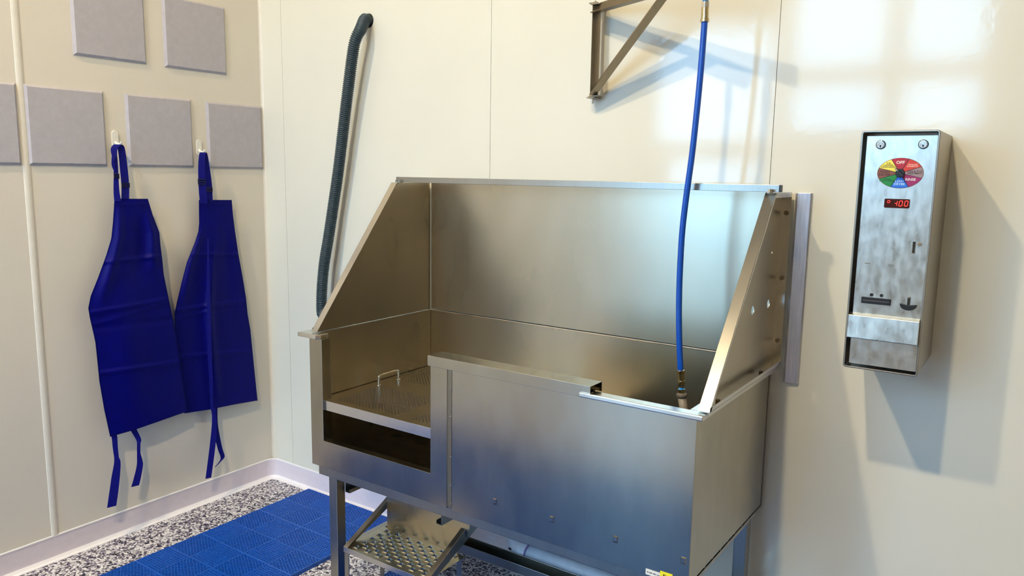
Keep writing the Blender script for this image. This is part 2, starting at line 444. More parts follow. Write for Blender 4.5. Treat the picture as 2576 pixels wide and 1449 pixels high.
# --- door surround (L-shaped raised plate round the opening)
ds = bmesh.new()
pts = [(XL, 0.53), (1.717, 0.53), (1.717, 1.0), (1.648, 1.0), (1.648, 0.631), (1.141, 0.631), (1.141, 1.005), (XL, 1.005)]
prism(ds, [(x, YF - 0.002, z) for x, z in pts], (0, 0.003, 0))
box(ds, 1.139, 1.1405, YF, YF + 0.04, 0.631, 1.004)      # returns
box(ds, 1.6485, 1.65, YF, YF + 0.03, 0.631, 1.0)
box(ds, 1.141, 1.648, YF, YF + 0.028, 0.6295, 0.631)
box(ds, 1.7155, 1.717, YF, YF + 0.006, 0.53, 1.0)
dsr = mesh_obj('door_surround', ds, 'steel_v', tub, 0.0008)
bm = bmesh.new(); box(bm, 1.7172, 1.7345, YF - 0.0005, YF + 0.002, 0.535, 0.995)
strip = mesh_obj('door_channel', bm, 'steel_boom', tub)
for z in (0.93, 0.839, 0.77, 0.705, 0.608, 0.548):
    bm = bmesh.new(); cyl(bm, (1.731, YF - 0.0005, z), (1.731, YF - 0.003, z), 0.003, 0.0018, 10); mesh_obj('rivet', bm, 'steel_bright', strip)
# --- left skin (outer and inner), back, right skin, floor
bm = bmesh.new()
box(bm, XL, XL + 0.002, YF + 0.002, YB, 0.53, 1.005)
box(bm, 1.0985, 1.1005, YF + 0.03, YB - 0.002, 0.545, 1.0205)
mesh_obj('left_side', bm, 'steel_h', tub)
bm = bmesh.new(); box(bm, 1.079, XR - 0.03, YB - 0.001, YB + 0.001, 0.545, 1.022)
mesh_obj('basin_back', bm, 'steel_h', tub)
bm = bmesh.new()
box(bm, XR - 0.002, XR, YF + 0.003, -0.038, 0.538, 0.998)                # outer sheet
rs = mesh_obj('right_side', bm, 'steel_v', tub, 0.0006)
bm = bmesh.new()
box(bm, XR - 0.003, XR + 0.001, -0.034, -0.022, 0.525, 0.998)           # folded rear flange
box(bm, XR - 0.003, XR + 0.001, YF + 0.003, -0.034, 0.523, 0.5335)      # folded lower flange
z = 0.575
while z < 0.98:
    box(bm, XR - 0.002, XR, -0.039, -0.033, z, z + 0.003); z += 0.062
y = -0.6
while y < -0.06:
    box(bm, XR - 0.002, XR, y, y + 0.004, 0.533, 0.539); y += 0.062
mesh_obj('seam_flange', bm, 'steel_frame', rs)
bm = bmesh.new(); box(bm, XR - 0.032, XR - 0.030, YF + 0.004, YB, 0.545, 0.998); mesh_obj('basin_right', bm, 'steel_h', tub)
bm = bmesh.new()                                                        # floor sheet with a shallow valley to the drain
rows = [(-0.655, 0.572), (-0.36, 0.556), (YB, 0.572)]
vv = [[bm.verts.new((x, yy, zz - 0.006 * (x > 1.5))) for x in (1.08, 1.6, 2.50)] for yy, zz in rows]
for a, b in zip(vv, vv[1:]):
    for i in range(2): bm.faces.new((a[i], a[i + 1], b[i + 1], b[i]))
bmesh.ops.solidify(bm, geom=bm.faces[:], thickness=0.002)
mesh_obj('basin_floor', bm, 'steel_h', tub)
bm = bmesh.new(); box(bm, XL, XR, YF + 0.004, YB, 0.527, 0.529); mesh_obj('base_pan', bm, 'steel_frame', tub)
# --- rims
bm = bmesh.new()
prism(bm, [(1.028, -0.672, 1.004), (1.122, -0.672, 1.004), (1.133, -0.655, 1.004), (1.133, -0.62, 1.004), (1.0985, -0.62, 1.004), (1.0985, YB, 1.004), (1.028, YB, 1.004)], (0, 0, 0.016))
mesh_obj('left_rim', bm, 'steel_bright', tub, 0.003)
bm = bmesh.new()
box(bm, 2.2, 2.556, -0.680, -0.642, 0.993, 1.007)
box(bm, 2.505, 2.556, -0.642, YB, 0.993, 1.007)
mesh_obj('front_right_rim', bm, 'steel_bright', tub, 0.003)
bm = bmesh.new(); box(bm, 1.65, 2.22, -0.664, -0.62, 0.99, 1.004); mesh_obj('inner_rim', bm, 'steel_h', tub)
bm = bmesh.new()                                                        # door track: upside-down channel, open at its end
box(bm, 1.648, 2.233, -0.674, -0.6725, 0.993, 1.0265)
box(bm, 1.648, 2.233, -0.6725, -0.6075, 1.025, 1.0265)
box(bm, 1.648, 2.233, -0.6075, -0.606, 0.998, 1.0265)
box(bm, 2.2315, 2.233, -0.6725, -0.655, 0.993, 1.008)
mesh_obj('door_track', bm, 'steel_v', tub, 0.001)
bm = bmesh.new(); box(bm, 1.101, 2.53, YB - 0.012, YB, 1.02, 1.0245); mesh_obj('back_rim', bm, 'steel_bright', tub, 0.0015)
# --- splash panels
ZT = 1.554
bm = bmesh.new(); box(bm, 1.106, 2.528, YB - 0.003, YB - 0.001, 1.027, ZT); mesh_obj('back_splash_panel', bm, 'steel_h', tub)
def side_panel(name, x, sgn, y_top, y_bot, z_bot, holes):
    bm = bmesh.new()
    prof = [(y_bot, z_bot), (YB - 0.004, z_bot), (YB - 0.004, ZT), (y_top, ZT)]
    if not holes:
        prism(bm, [(x, a, b) for a, b in prof], (sgn * 0.0015, 0, 0))
    else:
        sides = {}
        for xx in (x, x + sgn * 0.0015):
            loops = []; outer = [bm.verts.new((xx, a, b)) for a, b in prof]
            es = [bm.edges.new((outer[i], outer[(i + 1) % 4])) for i in range(4)]
            for hy, hz, hr in holes:
                ring = [bm.verts.new((xx, hy + hr * math.cos(2 * math.pi * i / 20), hz + hr * math.sin(2 * math.pi * i / 20))) for i in range(20)]
                es += [bm.edges.new((ring[i], ring[(i + 1) % 20])) for i in range(20)]
                loops.append(ring)
            bmesh.ops.triangle_fill(bm, use_beauty=True, use_dissolve=False, edges=es)
            sides[xx] = loops
        L0, L1 = sides.values()
        for a, b in zip(L0, L1):
            for i in range(20): bm.faces.new((a[i], a[(i + 1) % 20], b[(i + 1) % 20], b[i]))
    o = mesh_obj(name, bm, 'steel_h', tub)
    w = 0.031 * sgn; fl = bmesh.new()
    d = Vector((0, y_bot - y_top, z_bot - ZT)).normalized(); n = Vector((0, -d.z, d.y)) * 0.0015
    def flange(p, q, nn):
        prism(fl, [(x, p[0], p[1]), (x + w, p[0], p[1]), (x + w, q[0], q[1]), (x, q[0], q[1])], nn)
    flange(prof[3], prof[0], n)
    flange(prof[2], prof[3], (0, 0, 0.0015))
    flange(prof[0], prof[1], (0, 0, 0.0015))
    flange(prof[1], prof[2], (0, -0.0015, 0))
    # small inward returns that stiffen the folded edge
    prism(fl, [(x + w, prof[3][0], prof[3][1]), (x + w, prof[0][0], prof[0][1]), (x + w, prof[0][0] + 0.012, prof[0][1]), (x + w, prof[3][0] + 0.009, prof[3][1])], (-sgn * 0.0012, 0, 0))
    box(fl, min(x + w - sgn * 0.001, x + w), max(x + w - sgn * 0.001, x + w), prof[3][0], prof[2][0], ZT - 0.014, ZT)
    box(fl, min(x + w - sgn * 0.001, x + w), max(x + w - sgn * 0.001, x + w), prof[0][0] + 0.004, prof[1][0], z_bot, z_bot + 0.012)
    mesh_obj('panel_flange', fl, 'steel_bright', o, 0.0004)
    return o
spl = side_panel('left_splash_panel', 1.099, -1, -0.222, -0.642, 1.0238, [])
spr = side_panel('right_splash_panel', 2.531, 1, -0.196, -0.652, 1.0105, [(-0.25, 1.214, 0.0135), (-0.097, 1.213, 0.0135), (-0.095, 1.372, 0.004)])
for z in (1.491, 1.288, 1.088):
    bm = bmesh.new(); cyl(bm, (2.549, YB - 0.004, z), (2.549, YB - 0.0125, z), 0.0075, 0.0075, 6); cyl(bm, (2.549, YB - 0.0125, z), (2.549, YB - 0.018, z), 0.004, 0.0035, 10)
    mesh_obj('bolt', bm, 'steel_boom', spr)
for y in (-0.55, -0.18):
    bm = bmesh.new(); cyl(bm, (2.547, y, 1.0115), (2.547, y, 1.019), 0.007, 0.007, 6); mesh_obj('bolt', bm, 'steel_boom', spr)
# --- leash rail across the top
bm = bmesh.new(); box(bm, 1.086, 2.574, -0.212, -0.192, 1.557, 1.578); rail = mesh_obj('leash_rail', bm, 'steel_frame', tub, 0.0008)
for a, b in ((1.0845, 1.086), (2.574, 2.5785)):
    bm = bmesh.new(); box(bm, a, b, -0.211, -0.193, 1.5575, 1.5775); mesh_obj('end_cap', bm, 'black', rail)
for x in (1.104, 2.552):
    bm = bmesh.new(); cyl(bm, (x, -0.226, ZT), (x, -0.226, ZT + 0.003), 0.010, 0.010, 18); cyl(bm, (x, -0.226, ZT + 0.003), (x, -0.226, ZT + 0.012), 0.0075, 0.0075, 6)
    box(bm, x - 0.012, x + 0.012, -0.222, -0.205, ZT + 0.0015, ZT + 0.0035)
    mesh_obj('rail_bolt', bm, 'steel_bright', rail)
# --- perforated platform
def plate_with_holes(bm, x0, x1, y0, y1, z, thick, pitch_x, pitch_y, hole, inside, nseg=6, lip=0.0):
    """sheet cut into cells; cells for which inside(x,y) holds carry a hole"""
    nx = int(round((x1 - x0) / pitch_x)); ny = int(round((y1 - y0) / pitch_y))
    px, py = (x1 - x0) / nx, (y1 - y0) / ny
    grid = {}
    def V(i, j):
        if (i, j) not in grid: grid[(i, j)] = bm.verts.new((x0 + i * px, y0 + j * py, z))
        return grid[(i, j)]
    for i in range(nx):
        for j in range(ny):
            cx, cy = x0 + (i + .5) * px, y0 + (j + .5) * py
            c = [V(i, j), V(i + 1, j), V(i + 1, j + 1), V(i, j + 1)]
            if not inside(i, j, cx, cy):
                bm.faces.new(c); continue
            k = nseg
            ring = [bm.verts.new((cx + hole * math.cos(2 * math.pi * (q + .5) / k - 0.75 * math.pi), cy + hole * math.sin(2 * math.pi * (q + .5) / k - 0.75 * math.pi), z + lip)) for q in range(k)]
            low = [bm.verts.new((v.co.x, v.co.y, z - thick)) for v in ring]
            s = k // 4
            for q in range(k):
                nq = (q + 1) % k; ca = c[q // s]; cb = c[nq // s]
                if ca is cb: bm.faces.new((ca, ring[nq], ring[q]))
                else: bm.faces.new((ca, cb, ring[nq], ring[q]))
                bm.faces.new((ring[q], ring[nq], low[nq], low[q]))
PZ = 0.779
bm = bmesh.new()
def plat_inside(i, j, x, y):
    # perforated fields separated by plain bands; the handle sits on the middle band
    if (i + j) % 2: return False
    return (1.16 < x < 1.462 or 1.528 < x < 1.83) and (-0.617 < y < -0.388 or -0.275 < y < -0.066)
plate_with_holes(bm, 1.106, 1.998, -0.650, -0.028, PZ, 0.002, 0.0078, 0.0078, 0.0033, plat_inside, 8)
pf = mesh_obj('platform', bm, 'steel_h', tub)
bm = bmesh.new(); box(bm, 1.106, 1.998, -0.6515, -0.650, 0.744, PZ + 0.0006); mesh_obj('platform_lip', bm, 'steel_bright', pf, 0.0006)
bm = bmesh.new()
hp_ = spline([(1.155, -0.391, PZ), (1.155, -0.391, PZ + 0.028), (1.155, -0.384, PZ + 0.0385), (1.155, -0.336, PZ + 0.04), (1.155, -0.288, PZ + 0.0385), (1.155, -0.281, PZ + 0.028), (1.155, -0.281, PZ)], 6)
tube(bm, hp_, 0.0038, 10)
for y in (-0.391, -0.281): cyl(bm, (1.155, y, PZ), (1.155, y, PZ + 0.004), 0.008, 0.007, 14)
mesh_obj('handle', bm, 'chrome', pf, 0, True)
# --- leg frame
LEG = 0.041
def leg(x, y, z0):
    bm = bmesh.new(); box(bm, x, x + LEG, y, y + LEG, z0 + 0.02, 0.527); box(bm, x - 0.006, x + LEG + 0.006, y - 0.006, y + LEG + 0.006, z0, z0 + 0.008); cyl(bm, (x + LEG / 2, y + LEG / 2, z0 + 0.006), (x + LEG / 2, y + LEG / 2, z0 + 0.025), 0.012, 0.012, 12)
    mesh_obj('leg', bm, 'steel_frame', tub, 0.002)
leg(1.142, -0.640, 0.0); leg(2.462, -0.640, 0.0168); leg(1.142, -0.10, 0.0); leg(2.472, -0.10, 0.0)
bm = bmesh.new(); box(bm, 1.09, 2.528, -0.641, -0.601, 0.487, 0.527); mesh_obj('frame_rail', bm, 'steel_frame', tub, 0.002)
bm = bmesh.new(); box(bm, 1.183, 2.472, -0.10, -0.06, 0.487, 0.527); mesh_obj('frame_rail', bm, 'steel_frame', tub, 0.002)
for x in (1.142, 2.472):
    bm = bmesh.new(); box(bm, x, x + LEG, -0.599, -0.10, 0.487, 0.527); mesh_obj('frame_rail', bm, 'steel_frame', tub, 0.002)
    bm = bmesh.new(); box(bm, x + 0.004, x + 0.037, -0.599, -0.10, 0.166, 0.205); mesh_obj('stretcher', bm, 'steel_frame', tub, 0.002)
bm = bmesh.new()                                                        # cross stretcher: channel open at the top
box(bm, 1.179, 2.476, -0.305, -0.255, 0.157, 0.160); box(bm, 1.179, 2.476, -0.305, -0.302, 0.160, 0.195); box(bm, 1.179, 2.476, -0.258, -0.255, 0.160, 0.205)
mesh_obj('stretcher', bm, 'steel_frame', tub, 0.001)
# --- runner channels for the step
for x, s in ((1.185, 1), (1.645, -1)):
    bm = bmesh.new(); w = 0.022 * s
    x0, x1 = sorted((x, x + w)); 
    box(bm, x - 0.001, x + 0.001, -0.600, -0.12, 0.426, 0.487)
    box(bm, x0, x1, -0.600, -0.12, 0.485, 0.487); box(bm, x0, x1, -0.600, -0.12, 0.426, 0.428)
    box(bm, x + w - 0.001, x + w + 0.001, -0.600, -0.12, 0.428, 0.44)
    mesh_obj('step_runner', bm, 'steel_frame', tub, 0.0006)
# --- labels stuck low on the front
bm = bmesh.new(); box(bm, 2.412, 2.4535, YF - 0.0012, YF + 0.0005, 0.531, 0.547); wlab = mesh_obj('white_label', bm, 'white_paper', tub)
for k, (a, b) in enumerate(((2.416, 2.421), (2.423, 2.431), (2.4335, 2.442), (2.445, 2.4475), (2.449, 2.4525))):
    bm = bmesh.new(); box(bm, a, b, YF - 0.0016, YF - 0.001, 0.5375, 0.5405); mesh_obj('print_mark', bm, 'grey_ink', wlab)
bm = bmesh.new(); box(bm, 2.4535, 2.4885, YF - 0.0014, YF + 0.0005, 0.531, 0.5535); ylab = mesh_obj('yellow_label', bm, 'yellow_paper', tub)
for a, b in ((2.463, 2.4665), (2.469, 2.4705)):
    bm = bmesh.new(); box(bm, a, b, YF - 0.0018, YF - 0.001, 0.534, 0.5475); mesh_obj('print_mark', bm, 'ink', ylab)

# ================================================================== STEP
st = thing('step_stool', (1.43, -0.55, 0.0168), 'low stainless pull-out step with round grip holes under the tub opening', 'step')
bm = bmesh.new()
def tread_inside(i, j, x, y): return (i + j) % 2 == 0
plate_with_holes(bm, 1.262, 1.613, -0.642, -0.468, 0.25, 0.004, 0.027, 0.0195, 0.0078, tread_inside, 12, 0.003)
for a, b, c, d in ((1.236, 1.262, -0.658, -0.455), (1.613, 1.634, -0.658, -0.455), (1.262, 1.613, -0.658, -0.642), (1.262, 1.613, -0.468, -0.455)):
    vs_ = [bm.verts.new(p) for p in ((a, c, 0.25), (b, c, 0.25), (b, d, 0.25), (a, d, 0.25))]; bm.faces.new(vs_)
mesh_obj('tread', bm, 'steel_h', st)
bm = bmesh.new(); box(bm, 1.234, 1.636, -0.660, -0.658, 0.232, 0.2512); mesh_obj('tread_lip', bm, 'steel_bright', st, 0.0006)
bm = bmesh.new(); prism(bm, [(1.2545, -0.4545, 0.25), (1.595, -0.4545, 0.25), (1.652, -0.4545, 0.353), (1.652, -0.4545, 0.455), (1.2545, -0.4545, 0.455)], (0, 0.0015, 0)); mesh_obj('riser', bm, 'steel_h', st)
for x, s in ((1.236, 1), (1.634, -1)):
    bm = bmesh.new()
    y0, z0, y1, z1 = -0.660, 0.2515, -0.34, 0.410
    h = 0.058
    prism(bm, [(x, y0, z0), (x, y1, z1), (x, y1, z1 - h), (x, y0 + 0.02, z0 - 0.016), (x, y0, z0 - 0.016)], (-s * 0.0015, 0, 0))
    prism(bm, [(x, y0, z0), (x, y1, z1), (x + s * 0.019, y1, z1), (x + s * 0.019, y0, z0)], (0, 0.0006, 0.0014))
    mesh_obj('stringer', bm, 'steel_frame', st, 0.0005)
for x in (1.236, 1.612):
    for y in (-0.657, -0.477):
        bm = bmesh.new(); box(bm, x, x + 0.022, y, y + 0.0015, 0.0168, 0.249); box(bm, x, x + 0.0015, y + 0.0015, y + 0.022, 0.0168, 0.249)
        mesh_obj('leg', bm, 'steel_frame', st, 0.0005)

# ================================================================== DRAIN PIPE
dp = thing('drain_pipe', (1.66, -0.2, 0.157), 'white plastic drain pipe with elbow running under the tub', 'pipe')
yP, zP, rE = -0.2, 0.186, 0.048
arcp = [Vector((1.682 + rE * (1 - math.cos(a)), yP, zP + rE - rE * math.sin(a))) for a in [k * (math.pi / 2) / 12 for k in range(13)]]
bm = bmesh.new(); tube(bm, [Vector((1.682, yP, 0.526)), Vector((1.682, yP, zP + rE + 0.02))] + arcp + [Vector((1.737, yP, zP))], 0.0385, 24); mesh_obj('elbow', bm, 'pvc', dp, 0, True)
bm = bmesh.new(); cyl(bm, (1.712, yP, zP), (1.738, yP, zP), 0.0425, 0.0425, 28); mesh_obj('socket', bm, 'pvc', dp, 0.002)
bm = bmesh.new(); cyl(bm, (1.738, yP, zP), (1.7425, yP, zP), 0.0418, 0.038, 28); mesh_obj('primer_ring', bm, 'primer', dp)
bm = bmesh.new(); cyl(bm, (1.738, yP, zP), (2.44, yP, zP - 0.009), 0.036, 0.036, 28); mesh_obj('pipe', bm, 'pvc', dp, 0, True)
bm = bmesh.new(); box(bm, 1.672, 1.683, yP - 0.0400, yP - 0.0355, 0.200, 0.207); mesh_obj('print_mark', bm, 'ink', dp)

# ================================================================== FLOOR MATS
TILE = 0.3
def tile_mesh():
    bm = bmesh.new(); H0, H1 = 0.0, 0.0165
    def clip(p, d, x0, x1, y0, y1):
        t0, t1 = -9, 9
        for o, dd, lo, hi in ((p[0], d[0], x0, x1), (p[1], d[1], y0, y1)):
            if abs(dd) < 1e-9:
                if o < lo or o > hi: return None
                continue
            a, b = sorted(((lo - o) / dd, (hi - o) / dd)); t0, t1 = max(t0, a), min(t1, b)
        return (t0, t1) if t1 - t0 > 0.004 else None
    def bar(x0, y0, x1, y1, w, h0=H0, h1=H1):
        obar(bm, (x0, y0, (h0 + h1) / 2), (x1, y1, (h0 + h1) / 2), w, h1 - h0)
    q = TILE / 2
    for qi in range(2):
        for qj in range(2):
            X0, Y0 = qi * q, qj * q; rot = (qi + qj) % 2
            for ang in (0, 60, 120):
                a = math.radians(ang + 90 * rot); d = (math.cos(a), math.sin(a)); n = (-d[1], d[0]); s = 0.0118
                for k in range(-16, 17):
                    p = (X0 + q / 2 + n[0] * k * s, Y0 + q / 2 + n[1] * k * s)
                    c = clip(p, d, X0 + 0.002, X0 + q - 0.002, Y0 + 0.002, Y0 + q - 0.002)
                    if c: bar(p[0] + d[0] * c[0], p[1] + d[1] * c[0], p[0] + d[0] * c[1], p[1] + d[1] * c[1], 0.0026, H0 + 0.0005, H1 - 0.0004 * (ang // 60))
    for v in (0.002, q, TILE - 0.002):
        bar(v, 0.001, v, TILE - 0.001, 0.0032, 0.0, H1 + 0.0002); bar(0.001, v, TILE - 0.001, v, 0.0032, 0.0, H1 + 0.0002)
    for i in range(4):                                    # locking loops on two edges
        u = 0.04 + i * 0.073
        box(bm, u, u + 0.02, -0.007, 0.001, 0.0, 0.007); box(bm, TILE - 0.001, TILE + 0.0, u, u + 0.02, 0.0, 0.007)
    me = bpy.data.meshes.new('tile'); bmesh.ops.recalc_face_normals(bm, faces=bm.faces); bm.to_mesh(me); bm.free(); me.materials.append(M['mat_blue'])
    return me
TM = tile_mesh()
def grid_mat(x0, y_back, nx, ny, label):
    t = thing('grid_mat', (x0, y_back - ny * TILE, 0.0005), label, 'mat')
    for i in range(nx):
        for j in range(ny):
            o = bpy.data.objects.new('tile', TM); COL.objects.link(o); o.parent = t; o.location = (i * TILE, j * TILE, 0)
grid_mat(0.303, -0.028, 2, 5, 'two-tile-wide blue plastic grid mat along the apron wall')
grid_mat(1.190, -0.366, 8, 4, 'wide blue plastic grid mat on the floor before the tub')
grid_mat(0.035, -1.575, 11, 3, 'largest blue plastic grid mat covering the open floor away from the tub')

# ================================================================== ACOUSTIC PANELS
def acoustic(y0, y1, z0, label):
    z1 = z0 + 0.302; t = 0.011; bv = 0.009
    bm = bmesh.new()
    a = [bm.verts.new((0.0, y, z)) for y, z in ((y0, z0), (y1, z0), (y1, z1), (y0, z1))]
    b = [bm.verts.new((0.002, y, z)) for y, z in ((y0, z0), (y1, z0), (y1, z1), (y0, z1))]
    c = [bm.verts.new((t, y, z)) for y, z in ((y0 + bv, z0 + bv), (y1 - bv, z0 + bv), (y1 - bv, z1 - bv), (y0 + bv, z1 - bv))]
    bm.faces.new(a); bm.faces.new(c)
    for p, q in ((a, b), (b, c)):
        for i in range(4): bm.faces.new((p[i], p[(i + 1) % 4], q[(i + 1) % 4], q[i]))
    tag(mesh_obj('acoustic_panel', bm, 'felt', None, 0, False, (0, (y0 + y1) / 2, z0)), label, 'wall panel', 'grey acoustic panels on the apron wall')
acoustic(-1.410, -1.108, 1.601, 'square grey felt panel across the batten strip from the other panels')
acoustic(-1.082, -0.783, 1.601, 'square grey felt panel in the lower row right next to the batten strip')
acoustic(-0.693, -0.391, 1.602, 'square grey felt panel in the lower row between the two white hooks')
acoustic(-0.315, -0.013, 1.600, 'square grey felt panel in the lower row touching the room corner')
acoustic(-0.889, -0.590, 2.033, 'square grey felt panel in the upper row on the batten strip side')
acoustic(-0.506, -0.199, 2.032, 'square grey felt panel in the upper row on the room corner side')

# ================================================================== HOOKS
def rounded_rect(y, z, w, h, n=8):
    r = w / 2; pts = []
    for k in range(n + 1): a = math.pi * k / n; pts.append((y + r * math.cos(a), z + h / 2 - r + r * math.sin(a)))
    for k in range(n + 1): a = math.pi + math.pi * k / n; pts.append((y + r * math.cos(a), z - h / 2 + r + r * math.sin(a)))
    return pts
for y, z, lab in ((-0.744, 1.712, 'white plastic adhesive hook holding the apron nearer the batten strip'), (-0.359, 1.692, 'white plastic adhesive hook holding the apron nearer the room corner')):
    t = thing('wall_hook', (0, y, z - 0.035), lab, 'hook')
    bm = bmesh.new(); prism(bm, [(0.0, a, b) for a, b in rounded_rect(y, z, 0.029, 0.074)], (0.006, 0, 0)); mesh_obj('base_plate', bm, 'white_plastic', t, 0.0018)
    bm = bmesh.new(); pts = spline([(0.004, y, z - 0.010), (0.016, y, z - 0.018), (0.036, y, z - 0.020), (0.045, y, z - 0.016), (0.047, y, z - 0.010)], 5); tube(bm, pts, 0.005, 10)
    mesh_obj('hook_arm', bm, 'white_plastic', t, 0, True)

# ================================================================== APRONS
def interp(tab, v):
    for (a, b), (c, d) in zip(tab, tab[1:]):
        if v <= c: return b + (d - b) * ((v - a) / (c - a) if c > a else 0)
    return tab[-1][1]
def apron(root, depth, left, right, bottom, creases, folds, n_r=170, n_c=40):
    """cloth grid: left/right give pixel x by pixel y; bottom gives hem pixel y by pixel x"""
    bm = bmesh.new(); y_top = left[0][0]
    rows = []
    for i in range(n_r + 1):
        v = i / n_r; row = []
        for j in range(n_c + 1):
            u = j / n_c
            # hem is slanted, so each column has its own length
            xb = interp(left, 9999) * (1 - u) + interp(right, 9999) * u
            yb_ = interp(bottom, xb)
            py = y_top + (yb_ - y_top) * v
            xl, xr = interp(left, py), interp(right, py)
            px = xl + (xr - xl) * u
            d = depth + 0.012 * math.sin(math.pi * u) * (0.4 + 0.6 * v)
            for cy, cw, amp, sl in creases:
                e = (py - cy - sl * (u - 0.5) * 100) / cw
                d += amp * math.exp(-e * e)
            for fu, fw, amp, va, vb in folds:
                if va < v < vb:
                    e = (u - fu) / fw; d += amp * math.exp(-e * e) * math.sin(math.pi * (v - va) / (vb - va))
            P = at(px, py, 0, d)
            row.append(bm.verts.new(P))
        rows.append(row)
    for a, b in zip(rows, rows[1:]):
        for j in range(n_c): bm.faces.new((a[j], a[j + 1], b[j + 1], b[j]))
    bmesh.ops.solidify(bm, geom=bm.faces[:], thickness=0.0008)
    return mesh_obj('apron_body', bm, 'apron', root, 0, True)
def strap(root, name, pix, wid, mat='apron_strap', twist=None):
    pts = spline([at(p[0], p[1], 0, p[2]) for p in pix], 6)
    n = len(pts); k = len(pix) - 1
    ws, ac = [], []
    for i in range(n):
        f = i / (n - 1) * k; a = min(int(f), k - 1); t = f - a
        ws.append((wid[a] * (1 - t) + wid[a + 1] * t) if isinstance(wid, (list, tuple)) else wid)
        ac.append(Vector((0.25, 1, 0)) if not twist else Vector((math.sin(twist * f), math.cos(twist * f), 0)))
    bm = bmesh.new(); ribbon(bm, pts, ws, ac); return mesh_obj(name, bm, mat, root)
def buckle(root, px, py, d, w=0.034, h=0.02):
    c = at(px, py, 0, d); bm = bmesh.new()
    for a, b, e, f in ((-w / 2, w / 2, h / 2 - 0.004, h / 2), (-w / 2, w / 2, -h / 2, -h / 2 + 0.004), (-w / 2, -w / 2 + 0.004, -h / 2, h / 2), (w / 2 - 0.004, w / 2, -h / 2, h / 2), (-w / 2, w / 2, -0.002, 0.002)):
        box(bm, c.x - 0.002, c.x + 0.003, c.y + a, c.y + b, c.z + e, c.z + f)
    mesh_obj('buckle', bm, 'buckle', root, 0.0008)

# apron nearer the batten strip (hangs in front)
A1 = thing('apron', (0.05, -0.75, 0.47), 'deep blue bib apron on the hook nearer the batten strip, overlapping the other', 'apron')
L1 = [(500, 288), (560, 284), (600, 280), (640, 268), (665, 259), (700, 246), (745, 228), (775, 222), (800, 226), (830, 233), (862, 240), (900, 244), (960, 250), (1030, 262), (1099, 277)]
R1 = [(500, 372), (540, 384), (585, 401), (620, 404), (650, 408), (690, 412), (755, 425), (810, 437), (900, 452), (960, 461), (1037, 472), (1100, 478)]
apron(A1, 0.055, L1, R1, [(277, 1099), (340, 1082), (400, 1062), (472, 1037)],
      [(652, 5, 0.007, -0.15), (770, 5, 0.007, -0.35), (925, 5, 0.008, -0.3), (815, 9, -0.004, -0.2), (790, 4, 0.003, -0.6)],
      [(0.16, 0.09, 0.020, 0.0, 0.5), (0.62, 0.16, -0.016, 0.05, 0.4), (0.85, 0.08, 0.014, 0.05, 0.35), (0.4, 0.2, 0.012, 0.3, 1.0)])
strap(A1, 'neck_strap', [(296, 506, 0.062), (293, 480, 0.06), (292, 445, 0.062), (291, 410, 0.062), (287, 385, 0.06), (288, 372, 0.058), (296, 364, 0.052), (303, 368, 0.046), (307, 385, 0.042), (311, 420, 0.042), (315, 465, 0.046), (315, 508, 0.054)], [0.026, 0.022, 0.018, 0.016, 0.022, 0.026, 0.028, 0.028, 0.028, 0.03, 0.03, 0.03])
strap(A1, 'strap_tail', [(289, 385, 0.066), (284, 405, 0.068), (286, 420, 0.066), (292, 432, 0.064)], [0.02, 0.01, 0.012, 0.012])
buckle(A1, 293, 443, 0.066, 0.022, 0.022); buckle(A1, 316, 466, 0.049)
bm = bmesh.new(); c = at(330, 505, 0, 0.062); box(bm, c.x - 0.001, c.x + 0.001, c.y - 0.075, c.y + 0.07, c.z - 0.016, c.z - 0.0145); mesh_obj('hem_seam', bm, 'apron_strap', A1)
strap(A1, 'waist_tie', [(284, 1085, 0.05), (288, 1100, 0.048), (290, 1125, 0.05), (293, 1150, 0.052), (295, 1165, 0.054), (291, 1200, 0.056), (286, 1240, 0.056), (281, 1275, 0.055)], [0.022, 0.022, 0.020, 0.018, 0.026, 0.034, 0.036, 0.036])
strap(A1, 'waist_tie', [(332, 1075, 0.04), (338, 1085, 0.04), (349, 1106, 0.045), (349, 1118, 0.05), (349, 1140, 0.05), (352, 1168, 0.05), (346, 1200, 0.05), (340, 1223, 0.048)], [0.026, 0.024, 0.02, 0.014, 0.014, 0.026, 0.03, 0.032])

# apron nearer the corner
A2 = thing('apron', (0.04, -0.33, 0.45), 'deep blue bib apron on the hook nearer the room corner, partly behind the other', 'apron')
L2 = [(503, 500), (560, 501), (582, 499), (610, 490), (660, 470), (710, 457), (760, 445), (785, 440), (830, 440), (900, 444), (960, 452), (1040, 464)]
R2 = [(503, 583), (540, 586), (580, 591), (640, 600), (700, 611), (750, 619), (790, 623), (830, 630), (880, 635), (930, 640), (1008, 648), (1040, 651)]
apron(A2, 0.034, L2, R2, [(464, 1040), (530, 1030), (590, 1018), (648, 1008)],
      [(640, 4.5, 0.006, 0.0), (768, 5, 0.007, -0.25), (890, 5, 0.007, -0.15), (782, 4, 0.004, -0.35)],
      [(0.08, 0.07, 0.016, 0.1, 0.55), (0.48, 0.05, 0.018, 0.2, 1.0), (0.3, 0.14, -0.008, 0.2, 0.9), (0.75, 0.12, -0.008, 0.1, 0.6)])
strap(A2, 'neck_strap', [(513, 512, 0.05), (510, 485, 0.056), (508, 455, 0.058), (507, 420, 0.058), (508, 395, 0.056), (511, 384, 0.05), (515, 390, 0.044), (519, 420, 0.04), (525, 465, 0.036), (527, 508, 0.038)], [0.034, 0.034, 0.032, 0.03, 0.028, 0.028, 0.026, 0.03, 0.03, 0.03])
buckle(A2, 507, 457, 0.061, 0.036, 0.026); buckle(A2, 526, 477, 0.042)
